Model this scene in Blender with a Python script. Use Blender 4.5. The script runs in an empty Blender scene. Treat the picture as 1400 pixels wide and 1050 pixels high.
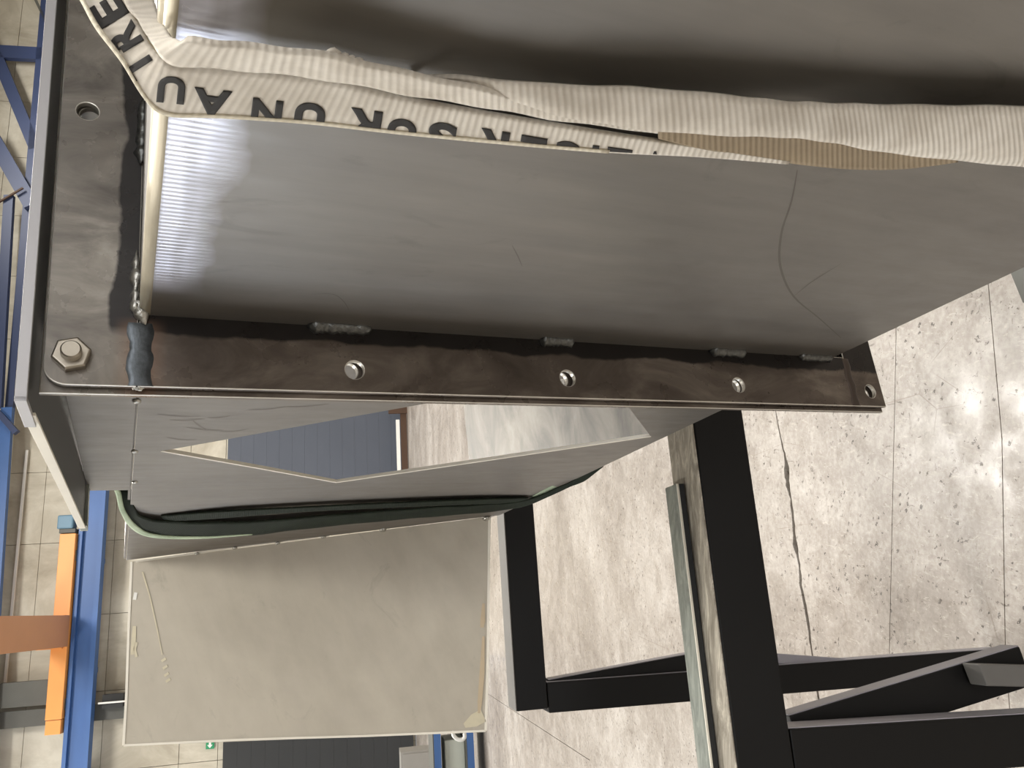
import bpy, bmesh, math, random
from mathutils import Vector, Matrix
random.seed(7)
S = bpy.context.scene
COL = S.collection

# ------------------------------------------------------------------ camera
F = 1090.0            # focal length in pixels of a 1400 px wide frame
HC = 2.1              # eye height
def nrm(v): return v.normalized()
def ray(x, y): return Vector((x-700.0, y-525.0, F))
DOWN = nrm(Vector((-210, 0, F)).cross(Vector((-275, -3925, F))))
if DOWN.x < 0: DOWN = -DOWN
YV = nrm(Vector((0, 0, 1)) - DOWN*DOWN.z)
XV = DOWN.cross(YV)
def c2w(v): return Vector((v.dot(XV), v.dot(YV), -v.dot(DOWN)))
cam_d = bpy.data.cameras.new('camera'); cam = bpy.data.objects.new('camera', cam_d); COL.objects.link(cam)
cx, cy, cz = c2w(Vector((1,0,0))), c2w(Vector((0,-1,0))), c2w(Vector((0,0,-1)))
M = Matrix((cx, cy, cz)).transposed().to_4x4(); M.translation = Vector((0,0,HC))
cam.matrix_world = M
cam_d.sensor_width = 36; cam_d.lens = 36*F/1400; cam_d.clip_start = 0.02; cam_d.clip_end = 300
S.camera = cam

# ------------------------------------------------------------------ world, lamps, exposure
S.view_settings.view_transform = 'Standard'; S.view_settings.look = 'None'
S.view_settings.exposure = 0.0; S.view_settings.gamma = 1.0; S.view_settings.use_curve_mapping = False
W = bpy.data.worlds.new('world'); S.world = W; W.use_nodes = True
W.node_tree.nodes['Background'].inputs[0].default_value = (.75,.85,1,1)
W.node_tree.nodes['Background'].inputs[1].default_value = .5
TH = math.atan2(1090, 3925)
RX = Vector((math.cos(TH), math.sin(TH), 0)); RY = Vector((-math.sin(TH), math.cos(TH), 0))
def rm(s, t, z): return RX*s + RY*t + Vector((0,0,z))
def area(name, s, t, z, tgt, sx, sy, power, col):
    d = bpy.data.lights.new(name, 'AREA'); d.shape = 'RECTANGLE'; d.size = sx; d.size_y = sy
    d.energy = power; d.color = col
    o = bpy.data.objects.new(name, d); COL.objects.link(o)
    p = rm(s,t,z); o.location = p
    o.rotation_euler = (rm(*tgt)-p).to_track_quat('-Z','Y').to_euler()
    return o
for s_, t_, p_ in ((-12,2,2600),(4,-4,3200),(10,10,3600),(-10,18,3600),(4,22,4200),(22,26,4600),(-14,30,3000)):
    area('hall_lamp', s_, t_, 19.5, (s_,t_,0), 4, 4, p_*.80, (1,.975,.935))

# ------------------------------------------------------------------ material helpers
def srgb(h):
    f = lambda c: c/12.92 if c <= .04045 else ((c+.055)/1.055)**2.4
    return (f(int(h[0:2],16)/255), f(int(h[2:4],16)/255), f(int(h[4:6],16)/255), 1)
class NT:
    def __init__(s, name):
        s.m = bpy.data.materials.new(name); s.m.use_nodes = True
        s.t = s.m.node_tree; s.b = s.t.nodes['Principled BSDF']
        s.tc = s.t.nodes.new('ShaderNodeTexCoord')
    def n(s, ty, **k):
        o = s.t.nodes.new('ShaderNode'+ty)
        for a, v in k.items(): setattr(o, a, v)
        return o
    def put(s, sock, v):
        if hasattr(v, 'is_output') or isinstance(v, bpy.types.NodeSocket): s.t.links.new(v, sock)
        else: sock.default_value = v
    def mapping(s, scale=(1,1,1), loc=(0,0,0), rot=(0,0,0), src='Object'):
        m = s.n('Mapping'); s.t.links.new(s.tc.outputs[src], m.inputs[0])
        m.inputs['Scale'].default_value = scale; m.inputs['Location'].default_value = loc; m.inputs['Rotation'].default_value = rot
        return m.outputs[0]
    def noise(s, scale, vec=None, detail=4, rough=.55, dist=0):
        o = s.n('TexNoise'); o.inputs['Scale'].default_value = scale; o.inputs['Detail'].default_value = detail
        o.inputs['Roughness'].default_value = rough; o.inputs['Distortion'].default_value = dist
        s.t.links.new(vec if vec is not None else s.tc.outputs['Object'], o.inputs['Vector'])
        return o.outputs['Fac']
    def ramp(s, fac, stops, interp='LINEAR'):
        o = s.n('ValToRGB'); s.t.links.new(fac, o.inputs[0]); e = o.color_ramp.elements; o.color_ramp.interpolation = interp
        while len(e) < len(stops): e.new(.5)
        for i, (p, c) in enumerate(stops):
            e[i].position = p; e[i].color = c if len(c) == 4 else (*c, 1)
        return o.outputs[0]
    def map(s, v, a, b, c=0., d=1.):
        o = s.n('MapRange'); s.put(o.inputs[0], v)
        for i, x in enumerate((a,b,c,d)): o.inputs[i+1].default_value = x
        return o.outputs[0]
    def math(s, op, a, b=0.):
        o = s.n('Math', operation=op); s.put(o.inputs[0], a); s.put(o.inputs[1], b); return o.outputs[0]
    def mix(s, f, a, b):
        o = s.n('Mix', data_type='RGBA'); s.put(o.inputs[0], f); s.put(o.inputs[6], a); s.put(o.inputs[7], b); return o.outputs[2]
    def xyz(s):
        o = s.n('SeparateXYZ'); s.t.links.new(s.tc.outputs['Object'], o.inputs[0]); return o.outputs
    def bump(s, h, strength=.2, dist=.001, prev=None):
        o = s.n('Bump'); s.put(o.inputs['Height'], h); o.inputs['Strength'].default_value = strength; o.inputs['Distance'].default_value = dist
        if prev is not None: s.t.links.new(prev, o.inputs['Normal'])
        return o.outputs[0]
    def out(s, col=None, rough=None, metal=None, bump=None, spec=None):
        if col is not None: s.put(s.b.inputs['Base Color'], col)
        if rough is not None: s.put(s.b.inputs['Roughness'], rough)
        if metal is not None: s.put(s.b.inputs['Metallic'], metal)
        if spec is not None: s.put(s.b.inputs['Specular IOR Level'], spec)
        if bump is not None: s.t.links.new(bump, s.b.inputs['Normal'])
        return s.m
def g3(v, t=1.0, u=1.0): return (v, v*t, v*u, 1)

def mat_plain(name, col, rough=.5, metal=0., var=.15, scale=6.):
    k = NT(name); f = k.noise(scale)
    a = tuple(c*(1-var) for c in col[:3])+(1,); b = tuple(min(1,c*(1+var)) for c in col[:3])+(1,)
    return k.out(k.mix(f, a, b), rough, metal, k.bump(k.noise(scale*12), .05, .001))

# rolled steel sheet of the casings (object space = duct space: x along, y down the side, z across)
def mat_sheet(name, lo, hi, rough=.42, metal=.75, polish=True):
    k = NT(name)
    big = k.noise(3.2, k.mapping((1,.6,1)), 5, .6, .6)
    st = k.noise(9, k.mapping((5,.5,1)), 4, .6)
    f = k.math('ADD', k.math('MULTIPLY', big, .6), k.math('MULTIPLY', st, .4))
    col = k.ramp(f, [(.3, lo), (.7, hi)])
    # faint darker smears and fine scratches
    sm = k.map(k.noise(7, k.mapping((2.5,1,1),(3,1,0)), 5, .65, 1.2), .60, .72)
    col = k.mix(k.math('MULTIPLY', sm, .35), col, tuple(c*.62 for c in lo[:3])+(1,))
    r = k.map(k.noise(14, k.mapping((3,1,1))), .3, .7, rough-.05, rough+.09)
    # drawn arc scratch on the near panel
    X, Y, Z = k.xyz()
    brush = k.noise(60, k.mapping((9,.12,1)), 2, .5)
    bp = k.bump(brush, .06, .0006)
    if polish:
        # ground, polished blob next to the top corner of the side, cleaned with a flap disc
        dx = k.map(Y, .062, .030); top = k.map(Y, .006, .011)
        wob = k.math('MULTIPLY', k.noise(11, k.mapping((1,1,1))), .05)
        edge = k.map(k.math('ADD', Y, wob), .078, .052)
        nearf = k.map(X, -.045, -.075)
        msk = k.math('MULTIPLY', k.math('MULTIPLY', edge, top), nearf)
        col = k.mix(msk, col, (.62,.62,.68,1))
        lines = k.n('TexWave', wave_type='BANDS', bands_direction='X'); lines.inputs['Scale'].default_value = 60
        lines.inputs['Distortion'].default_value = 1.2; lines.inputs['Detail'].default_value = 3
        k.t.links.new(k.mapping((1,.05,1)), lines.inputs['Vector'])
        gap = k.math('MULTIPLY', k.map(k.math('ABSOLUTE', k.math('SUBTRACT', k.math('ADD', Y, k.math('MULTIPLY', k.noise(9), .02)), .037)), .007, .002), msk)
        col = k.mix(k.math('MULTIPLY', gap, .45), col, (.30,.29,.29,1))
        r = k.math('SUBTRACT', r, k.math('MULTIPLY', msk, .10))
        bp = k.bump(k.math('MULTIPLY', lines.outputs[1] if len(lines.outputs)>1 else lines.outputs[0], msk), .2, .0006, bp)
    return k.out(col, r, metal, bp)

def mat_raw0(name):
    k = NT(name); v = k.noise(6, k.mapping((1.5,1,.6)), 6, .65, 1.6)
    return k.out(k.ramp(v, [(.3,srgb('4f4a41')),(.5,srgb('716b60')),(.7,srgb('8f897c'))]), .45, .25, k.bump(k.noise(60), .05, .001))
SHEET = mat_sheet('casing sheet steel', srgb('726e69'), srgb('87837c'), .38, .50)
SHEET2 = mat_sheet('rear casing sheet steel', srgb('77726c'), srgb('8b867f'), .45, .7, False)
SHEETB = mat_raw0('stained bottom sheet')
SHEETW = mat_sheet('pale wing sheet steel', srgb('b0a899'), srgb('c6beae'), .55, .35, False)

_H = nrm(Vector((2250,78,F))); _D = Vector((-533,427,F)); _D = nrm(_D - _H*_D.dot(_H)); _W = _D.cross(_H)
if _W.y > 0: _W = -_W
FLSGN = 1.0 if c2w(_D).cross(c2w(_H)).dot(c2w(_W)) > 0 else -1.0
def mat_flange(name, hazeband=True):
    k = NT(name); X, Y, Z = k.xyz(); Z = k.math('MULTIPLY', Z, FLSGN)
    n1 = k.noise(16, k.mapping((1,.5,1)), 6, .65, 1.0)
    n2 = k.noise(55, k.mapping((1,.25,1)), 3)
    col = k.ramp(n1, [(.32, srgb('4d443d')), (.5, srgb('655b52')), (.68, srgb('83796e'))])
    # paler ground patches on the top bar
    tb = k.map(Y, .006, -.004)
    col = k.mix(k.math('MULTIPLY', tb, .75), col, k.ramp(n1, [(.3, srgb('5f5b55')), (.5, srgb('827d74')), (.7, srgb('a8a398'))]))
    # dark mill scale left along the inner edge, next to the casing
    wob = k.math('MULTIPLY', k.math('SUBTRACT', k.noise(13, None, 4), .5), .022)
    bandL = k.map(k.math('ADD', Z, wob), -.0185, -.0155)
    inl = k.math('MULTIPLY', bandL, k.map(Y, .004, .008))
    bandT = k.math('MULTIPLY', k.map(k.math('ADD', Y, k.math('MULTIPLY', wob, 1.4)), -.0215, -.0185), k.map(Z, -.022, -.012))
    b = k.math('MAXIMUM', inl, k.math('MULTIPLY', bandT, k.map(Y, .004, .002)))
    col = k.mix(k.math('MULTIPLY', b, .95), col, srgb('1f1c1b'))
    # heat tint beside the corner butt weld
    ht = k.math('MULTIPLY', k.map(k.math('ABSOLUTE', k.math('SUBTRACT', Y, .002)), .022, .008), k.map(Z, -.002, -.012))
    col = k.mix(k.math('MULTIPLY', ht, .45), col, srgb('7d5f4b'))
    r = k.map(k.noise(22, None, 4), .3, .7, .22, .40)
    return k.out(col, r, .45, k.bump(n2, .08, .0005))
FLANGE = mat_flange('flange bar steel')
EDGE2 = mat_plain('worn bright arris', srgb('d6d1c6'), .3, .55, .1, 40)
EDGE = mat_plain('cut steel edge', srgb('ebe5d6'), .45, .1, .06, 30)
BENDM = mat_plain('ground bend edge', srgb('cdc3ab'), .42, .35, .15, 30)
DARKPL = mat_plain('dark primed plate', srgb('3f3f3d'), .42, .3, .15, 4)
GALV = mat_plain('bright plate edge', srgb('b4b2b2'), .45, .5, .08, 9)
def mat_weld(name, c0, c1, bs=.6):
    k = NT(name); v = k.noise(260, None, 3)
    return k.out(k.mix(v, c0, c1), .32, .8, k.bump(k.noise(330, None, 3), bs, .0012))
WELD = mat_weld('weld metal', srgb('3b3c3b'), srgb('80817d'))
WELDB = mat_weld('blue grey weld', srgb('3b3e40'), srgb('63686b'), .15)
SPAT = mat_weld('bright tack', srgb('8f8e88'), srgb('d5d2c8'))
BOLTM = mat_plain('zinc bolt', srgb('a49c8e'), .33, .85, .15, 60)

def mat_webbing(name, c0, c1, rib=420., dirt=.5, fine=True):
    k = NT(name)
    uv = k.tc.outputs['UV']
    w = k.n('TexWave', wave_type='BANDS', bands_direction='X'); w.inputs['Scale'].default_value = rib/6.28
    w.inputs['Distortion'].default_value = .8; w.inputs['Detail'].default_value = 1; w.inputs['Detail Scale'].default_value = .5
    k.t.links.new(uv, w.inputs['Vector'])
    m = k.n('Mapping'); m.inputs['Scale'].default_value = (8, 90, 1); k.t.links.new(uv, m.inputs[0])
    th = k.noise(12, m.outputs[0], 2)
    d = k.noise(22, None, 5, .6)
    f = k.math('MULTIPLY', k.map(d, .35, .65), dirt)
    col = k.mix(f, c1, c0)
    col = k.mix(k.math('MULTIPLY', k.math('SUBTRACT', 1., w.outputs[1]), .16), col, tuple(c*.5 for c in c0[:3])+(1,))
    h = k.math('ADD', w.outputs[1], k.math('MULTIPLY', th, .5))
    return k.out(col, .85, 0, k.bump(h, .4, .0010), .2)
WEB = mat_webbing('white polyester webbing', srgb('ada292'), srgb('dfd8cb'))
WEBY = mat_webbing('creamy webbing', srgb('c2b89e'), srgb('e2dac6'))
WEBG = mat_webbing('dark green webbing', srgb('121812'), srgb('262f24'), 500, .6)
WEBP = mat_webbing('pale green webbing edge', srgb('92a68a'), srgb('c3d2b6'), 500, .6)
INK = mat_plain('black print', srgb('2f2d2b'), .8, 0, .25, 80)
BLACK = mat_plain('black stand paint', srgb('0a0908'), .5, 0, .25, 7); BLACK.node_tree.nodes['Principled BSDF'].inputs['Specular IOR Level'].default_value = .25
CAPM = mat_plain('dull rail top', srgb('6a6864'), .55, .1, .2, 9)
LITGREY = mat_plain('painted light stand grey', srgb('99969c'), .5, .0, .15, 7)  # grey puts the light on the black stand's sides into the colour
def mat_raw(name, a, b, c):
    k = NT(name); v = k.noise(9, k.mapping((1,4,1), rot=(0,0,-TH)), 6, .7, 1.5)
    return k.out(k.ramp(v, [(.3,a),(.5,b),(.68,c)]), .42, .35, k.bump(k.noise(60), .1, .001))
RAW = mat_raw('raw steel rail', srgb('7e776a'), srgb('a49d90'), srgb('d8d2c2'))
GREEN = mat_raw('green grey angle iron', srgb('6b706a'), srgb('8d938b'), srgb('adb1a8'))
RAWD = RAW

def mat_floor():
    k = NT('polished concrete')
    big = k.noise(.55, None, 5, .6, .5); mid = k.noise(5, None, 6, .65, .8); fi = k.noise(38, None, 6, .7)
    f = k.math('ADD', k.math('MULTIPLY', big, .45), k.math('ADD', k.math('MULTIPLY', mid, .28), k.math('MULTIPLY', fi, .30)))
    col = k.ramp(f, [(.38, srgb('776e65')), (.51, srgb('978f86')), (.63, srgb('b6b0a8'))])
    # pits and chips
    vo = k.n('TexVoronoi', feature='F1'); vo.inputs['Scale'].default_value = 36; vo.inputs['Randomness'].default_value = 1
    mm = k.mapping((1,1,1)); dn = k.noise(60, None, 3)
    va = k.n('VectorMath', operation='ADD'); k.t.links.new(mm, va.inputs[0])
    cmb = k.n('CombineXYZ'); k.put(cmb.inputs[0], k.math('MULTIPLY', dn, .045)); k.put(cmb.inputs[1], k.math('MULTIPLY', dn, -.03)); k.t.links.new(cmb.outputs[0], va.inputs[1])
    k.t.links.new(va.outputs[0], vo.inputs['Vector'])
    sep = k.n('SeparateColor'); k.t.links.new(vo.outputs['Color'], sep.inputs[0])
    rad = k.map(sep.outputs[0], .35, 1, .02, .30)
    pit = k.math('LESS_THAN', vo.outputs['Distance'], rad)
    pitn = k.math('MULTIPLY', pit, k.map(k.noise(3.0, None, 3), .34, .52))
    pitn = k.math('MULTIPLY', pitn, k.map(k.noise(90, None, 2), .36, .48))
    col = k.mix(k.math('MULTIPLY', pitn, .85), col, srgb('382f27'))
    ch = k.map(k.noise(34, k.mapping((1,.45,1), rot=(0,0,.5)), 4, .75, .6), .635, .655)
    ch2 = k.map(k.noise(52, k.mapping((.4,1,1), rot=(0,0,.9)), 4, .75, .9), .640, .660)
    ch = k.math('MULTIPLY', k.math('MAXIMUM', ch, ch2), k.map(k.noise(2.2, k.mapping(loc=(1,5,0)), 3), .36, .50))
    col = k.mix(k.math('MULTIPLY', ch, .8), col, srgb('51473d'))
    # hairline cracks / gouges
    w1 = k.n('TexVoronoi', feature='DISTANCE_TO_EDGE'); w1.inputs['Scale'].default_value = 3.1
    m2 = k.mapping((1,.5,1), rot=(0,0,.4)); k.t.links.new(m2, w1.inputs['Vector'])
    cr = k.math('LESS_THAN', w1.outputs[0], .0035)
    cr = k.math('MULTIPLY', cr, k.map(k.noise(1.7, k.mapping(loc=(4,2,0)), 2), .52, .58))
    col = k.mix(k.math('MULTIPLY', cr, .6), col, srgb('7a6e62'))
    # light mineral scuffs
    sc = k.map(k.noise(17, k.mapping((3,1,1), rot=(0,0,.9)), 5, .7, 1.6), .58, .66)
    col = k.mix(k.math('MULTIPLY', sc, .45), col, srgb('c9c2b7'))
    r = k.map(k.noise(8, None, 4), .3, .7, .24, .46)
    h = k.math('SUBTRACT', k.math('MULTIPLY', fi, .2), pitn)
    return k.out(col, r, 0, k.bump(h, .35, .003), .5)
FLOORM = mat_floor()
JOINT = mat_plain('dark joint filler', srgb('3b332b'), .9, 0, .3, 30)
SEAL = mat_plain('wall joint sealant', srgb('7c7567'), .9, 0, .1, 3)
def mat_conc(name, a, b, c):
    k = NT(name); v = k.noise(.5, k.mapping((1,1,.6)), 6, .65, .8)
    return k.out(k.ramp(v, [(.33,a),(.5,b),(.66,c)]), .85, 0, k.bump(k.noise(5), .2, .02))
WALLM = mat_conc('precast concrete panel', srgb('a49c8b'), srgb('b9b2a1'), srgb('cbc5b5'))
WALLG = mat_plain('dim wall', srgb('8d8880'), .9, 0, .08, .4)
ROOF = mat_plain('roof sheet', srgb('a8a69e'), .8, 0, .05, .4)
BLUE = mat_plain('blue steelwork paint', srgb('3a5f96'), .45, 0, .15, .8)
NAVY = mat_plain('dark blue steelwork paint', srgb('2f3b5b'), .5, 0, .15, .8)
ORANGE = mat_plain('orange crane paint', srgb('e0974e'), .45, 0, .1, .7)
SHADEORANGE = mat_plain('shade toned crane orange', srgb('c18a63'), .5, 0, .08, .7)  # browner orange, the girder's shade put into the colour
DOORB = mat_plain('black door curtain', srgb('262727'), .6, 0, .15, .5)
DOORG = mat_plain('slate blue door curtain', srgb('4d525c'), .5, 0, .12, .5)
GREYD = mat_plain('dark grey steel', srgb('55554f'), .6, 0, .2, 1)
BROWN = mat_plain('rusty brown barrier', srgb('4a3424'), .7, 0, .2, 3)
WHITE = mat_plain('white paint', srgb('e8e6df'), .5, 0, .05, 3)
SIGNG = mat_plain('green sign face', srgb('1f8a5a'), .5, 0, .05, 3)
CABM = mat_plain('grey cabinet paint', srgb('8d8a84'), .5, 0, .08, 2)
CREAMB = mat_plain('pale crate', srgb('b9beb4'), .6, 0, .15, 2)
CHALK = mat_plain('yellowed chalk smear', srgb('cfc6ac'), .9, 0, .15, 40)
PINK = mat_plain('orange tinted smear', srgb('c4b296'), .8, .1, .1, 40)

# ------------------------------------------------------------------ object helpers
def tag(o, label=None, cat=None, group=None, kind=None):
    if label: o['label'] = label
    if cat: o['category'] = cat
    if group: o['group'] = group
    if kind: o['kind'] = kind
    return o
def link(name, me, mats, parent=None):
    o = bpy.data.objects.new(name, me); COL.objects.link(o)
    for m in (mats if isinstance(mats, (list,tuple)) else [mats]): me.materials.append(m)
    if parent is not None: o.parent = parent
    return o
def empty(name, mat4, label, cat, group=None):
    o = bpy.data.objects.new(name, None); COL.objects.link(o); o.matrix_world = mat4; o.empty_display_size = .1
    return tag(o, label, cat, group)
def mesh(name, verts, faces, mats, parent=None, bevel=0, smooth=False, uvs=None, seg=2):
    me = bpy.data.meshes.new(name); me.from_pydata([tuple(v) for v in verts], [], faces)
    if uvs is not None:
        ul = me.uv_layers.new(name='UVMap')
        for l in me.loops: ul.data[l.index].uv = uvs[l.vertex_index]
    bm = bmesh.new(); bm.from_mesh(me)
    bmesh.ops.recalc_face_normals(bm, faces=bm.faces)
    if bevel:
        bmesh.ops.bevel(bm, geom=[e for e in bm.edges if len(e.link_faces)==2 and e.calc_face_angle(0)>.4], offset=bevel, segments=seg, affect='EDGES', profile=.5)
    if smooth:
        for f in bm.faces: f.smooth = True
    bm.to_mesh(me); bm.free()
    return link(name, me, mats, parent)
def boxv(o, a, b, c):
    o = Vector(o); a, b, c = Vector(a), Vector(b), Vector(c)
    v = [o, o+a, o+a+b, o+b, o+c, o+a+c, o+a+b+c, o+b+c]
    return v, [(0,3,2,1),(4,5,6,7),(0,1,5,4),(1,2,6,5),(2,3,7,6),(3,0,4,7)]
def box(name, o, a, b, c, mats, parent=None, bevel=0):
    v, f = boxv(o, a, b, c); return mesh(name, v, f, mats, parent, bevel)
def top(o):
    """recentre a world-space top-level mesh on the bottom middle of its bounds"""
    vs = [v.co for v in o.data.vertices]
    c = Vector(((min(v.x for v in vs)+max(v.x for v in vs))/2, (min(v.y for v in vs)+max(v.y for v in vs))/2, min(v.z for v in vs)))
    o.data.transform(Matrix.Translation(-c)); o.location = c; return o
def bar2(p0, p1, w, d, wd, dd, off=0):
    """bar from p0 to p1, width w along unit wd, depth d along unit dd"""
    p0, p1 = Vector(p0), Vector(p1); wd, dd = Vector(wd), Vector(dd)
    return (p0 - wd*w/2 + dd*off, p1-p0, wd*w, dd*d)
def prism(name, poly, axis, thick, mats, parent=None, bevel=0):
    """poly: list of 3D points in order, extruded by axis*thick"""
    n = len(poly); poly = [Vector(p) for p in poly]; ax = Vector(axis)*thick
    v = poly + [p+ax for p in poly]
    f = [tuple(range(n)), tuple(range(2*n-1, n-1, -1))] + [(i, (i+1)%n, n+(i+1)%n, n+i) for i in range(n)]
    return mesh(name, v, f, mats, parent, bevel)
def plate(name, outer, holes, thick, to3, mats, parent=None, bevel=0.0):
    """flat plate with holes; 2-D outlines, to3(x, y, z) -> local 3-D point; z runs 0..thick"""
    cu = bpy.data.curves.new('c', 'CURVE'); cu.dimensions = '2D'; cu.fill_mode = 'BOTH'
    cu.extrude = thick/2 - bevel; cu.bevel_depth = bevel; cu.bevel_resolution = 1; cu.offset = -bevel
    for pts in [outer]+holes:
        sp = cu.splines.new('POLY'); sp.points.add(len(pts)-1); sp.use_cyclic_u = True
        for i, p in enumerate(pts): sp.points[i].co = (p[0], p[1], 0, 1)
    ob = bpy.data.objects.new('c', cu); COL.objects.link(ob)
    dg = bpy.context.evaluated_depsgraph_get(); dg.update()
    me = bpy.data.meshes.new_from_object(ob.evaluated_get(dg))
    bpy.data.objects.remove(ob); bpy.data.curves.remove(cu)
    me.materials.clear()
    for v in me.vertices: v.co = Vector(to3(v.co.x, v.co.y, v.co.z+thick/2))
    bm = bmesh.new(); bm.from_mesh(me); bmesh.ops.remove_doubles(bm, verts=bm.verts, dist=1e-6)
    bmesh.ops.recalc_face_normals(bm, faces=bm.faces); bm.to_mesh(me); bm.free()
    for p in me.polygons: p.use_smooth = False
    me.name = name
    return link(name, me, mats, parent)
def circ(x, y, r, n=28): return [(x+r*math.cos(2*math.pi*i/n), y+r*math.sin(2*math.pi*i/n)) for i in range(n)]

# ------------------------------------------------------------------ duct frame (hangs tilted in its slings)
H3 = nrm(Vector((2250,78,F))); D3 = Vector((-533,427,F)); D3 = nrm(D3 - H3*D3.dot(H3))
W3 = D3.cross(H3)
if W3.y > 0: W3 = -W3
O3 = ray(190,430)/F*.7
Dw, Hw, Ww = c2w(D3), c2w(H3), c2w(W3)
right_handed = Dw.cross(Hw).dot(Ww) > 0
DUCT = Matrix((Dw, Hw, Ww)).transposed().to_4x4(); DUCT.translation = c2w(O3) + Vector((0,0,HC))
if not right_handed:
    # mirror-free frame: use (d, w, h) handedness by flipping the across axis
    pass
SGN = 1.0 if right_handed else -1.0
if SGN < 0:
    DUCT = Matrix((Dw, Hw, -Ww)).transposed().to_4x4(); DUCT.translation = c2w(O3) + Vector((0,0,HC))
def L(d, h, w): return Vector((d, h, w*SGN))
def Lp(px, w=0.0):
    """where the sight line of a measured point meets the plane w = const of the duct"""
    r = ray(*px); t = (w + O3.dot(W3))/r.dot(W3); P = r*t - O3
    return L(P.dot(D3), P.dot(H3), w)
def rim_faces(o, hx0, hx1, hy0, hy1):
    """give the rounded arrises and the hole walls of a flange bar their bright cut metal"""
    me = o.data; me.materials.append(EDGE2)
    for p in me.polygons:
        a = abs(p.normal.x); c = p.center
        if .15 < a < .97: p.material_index = 1
        elif a <= .15 and hx0+.004 < c.y < hx1-.004 and hy0+.004 < c.z*SGN < hy1-.004: p.material_index = 1
    return o
HD, WD = .84, .9

# ---- front duct section --------------------------------------------------
fr = empty('duct_section', DUCT, 'near grey steel duct section with a drilled flange and white sling round it', 'duct')
T = .004
r0 = .009
def bend(name, d0, d1, mat, parent, hs=0.0, flip=False, r=r0):
    v, f = [], []; n = 6
    for d in (d0, d1):
        for k in range(n+1):
            a = k/n*math.pi/2
            for rr in (r, r-T):
                h = r - rr*math.cos(a); w = r - rr*math.sin(a)
                v.append(L(d, h if not flip else HD-h, w))
    m = 2*(n+1)
    for k in range(n):
        a = 2*k; f += [(a, a+2, m+a+2, m+a), (a+1, m+a+1, m+a+3, a+3), (a, a+1, a+3, a+2), (m+a, m+a+2, m+a+3, m+a+1)]
    f += [(0, m, m+1, 1), (2*n, 2*n+1, m+2*n+1, m+2*n)]
    return mesh(name, v, f, mat, parent, smooth=True)
D0 = -1.05
FB = .86   # flange inner bottom
plate('side_panel', [(D0,r0),(0,r0),(0,HD),(D0,HD)], [], T, lambda x,y,z: L(x,y,z), SHEET, fr)
bend('corner_bend', D0, 0, BENDM, fr)
box('top_panel', L(D0,0,r0), L(-D0,0,0), L(0,T,0), L(0,0,WD-r0), SHEET, fr)
box('bottom_panel', L(D0,HD-T,T), L(-D0,0,0), L(0,T,0), L(0,0,WD-T), SHEET, fr)
box('far_side_panel', L(D0,T,WD-T), L(-D0,0,0), L(0,HD-2*T,0), L(0,0,T), SHEET, fr)

SCUFF = mat_plain('grey scuff', srgb('6a655e'), .5, .5, .1, 30)
def scuff(name, pts, w, mat=SCUFF, parent=fr):
    rows = smooth_rows([Lp(p, 0)[:2]+(0.,) if False else (Lp(p,0).x, Lp(p,0).y) for p in pts], 5); v=[]; f=[]; n=len(rows)
    for i, (x, y) in enumerate(rows):
        a = rows[max(i-1,0)]; b = rows[min(i+1,n-1)]; d_ = Vector((b[0]-a[0], b[1]-a[1])).normalized(); ww = w*(.25+.75*math.sin(math.pi*i/(n-1)))
        nx, ny = -d_.y*ww/2, d_.x*ww/2
        v += [L(x+nx,y+ny,-.0002), L(x-nx,y-ny,-.0002)]
    for i in range(n-1): f.append((2*i,2*i+1,2*i+3,2*i+2))
    return mesh(name, v, f, mat, parent)
def smooth_rows(rows, k):
    out = []; n = len(rows)
    for i in range(n-1):
        p0, p1, p2, p3 = rows[max(i-1,0)], rows[i], rows[i+1], rows[min(i+2,n-1)]
        for j in range(k):
            t = j/k
            out.append(tuple(.5*((2*b)+(-a+c)*t+(2*a-5*b+4*c-d_)*t*t+(-a+3*b-3*c+d_)*t**3) for a,b,c,d_ in zip(p0,p1,p2,p3)))
    out.append(rows[-1]); return out
mat_sc = mat_plain('faint dark smear', srgb('6b645c'), .5, .4, .1, 30)
scuff('scuff_mark', [(1090,232),(1082,275),(1068,320),(1067,365),(1085,405),(1120,435),(1150,462)], .0022)
scuff('scuff_mark', [(1085,405),(1110,385),(1150,360)], .0012)
scuff('scuff_mark', [(700,335),(708,350),(714,364)], .001)
scuff('scuff_mark', [(425,402),(455,402),(470,412),(478,426)], .0008)

# flange: four welded bars in the plane d = 0..FT
FT = .006
def arc(cx_, cy_, r, a0, a1, n=8): return [(cx_+r*math.cos(a0+(a1-a0)*i/n), cy_+r*math.sin(a0+(a1-a0)*i/n)) for i in range(n+1)]
fo = lambda x,y,z: L(z, x, y)
R = .017
outer = [(-.0005,-.067)] + arc(-.070+R, -.067+R, R, -math.pi/2, -math.pi) + [(-.070, WD+.067), (-.0005, WD+.067)]
topbar = plate('flange_bar', outer, [circ(-.0483,.2031,.0093), circ(-.0498,-.0418,.0085), circ(-.0483,.45,.0093)], FT, fo, FLANGE, fr, .0009)
leftbar = plate('flange_bar', [(.0005,-.067),(FB-.0004,-.067),(FB-.0004,.002),(.0005,.002)], [circ(h,-.0440,.0092) for h in (.1897,.4259,.6671)], FT, fo, FLANGE, fr, .0009)
botbar = plate('flange_bar', [(FB+.0004,-.067),(.919,-.067),(.919,WD+.067),(FB+.0004,WD+.067)], [circ(.896,-.0455,.0092), circ(.894,.2,.0092)], FT, fo, FLANGE, fr, .0009)
plate('flange_bar', [(.0005,WD),(FB-.0004,WD),(FB-.0004,WD+.067),(.0005,WD+.067)], [], FT, fo, FLANGE, fr, .0009)

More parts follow.
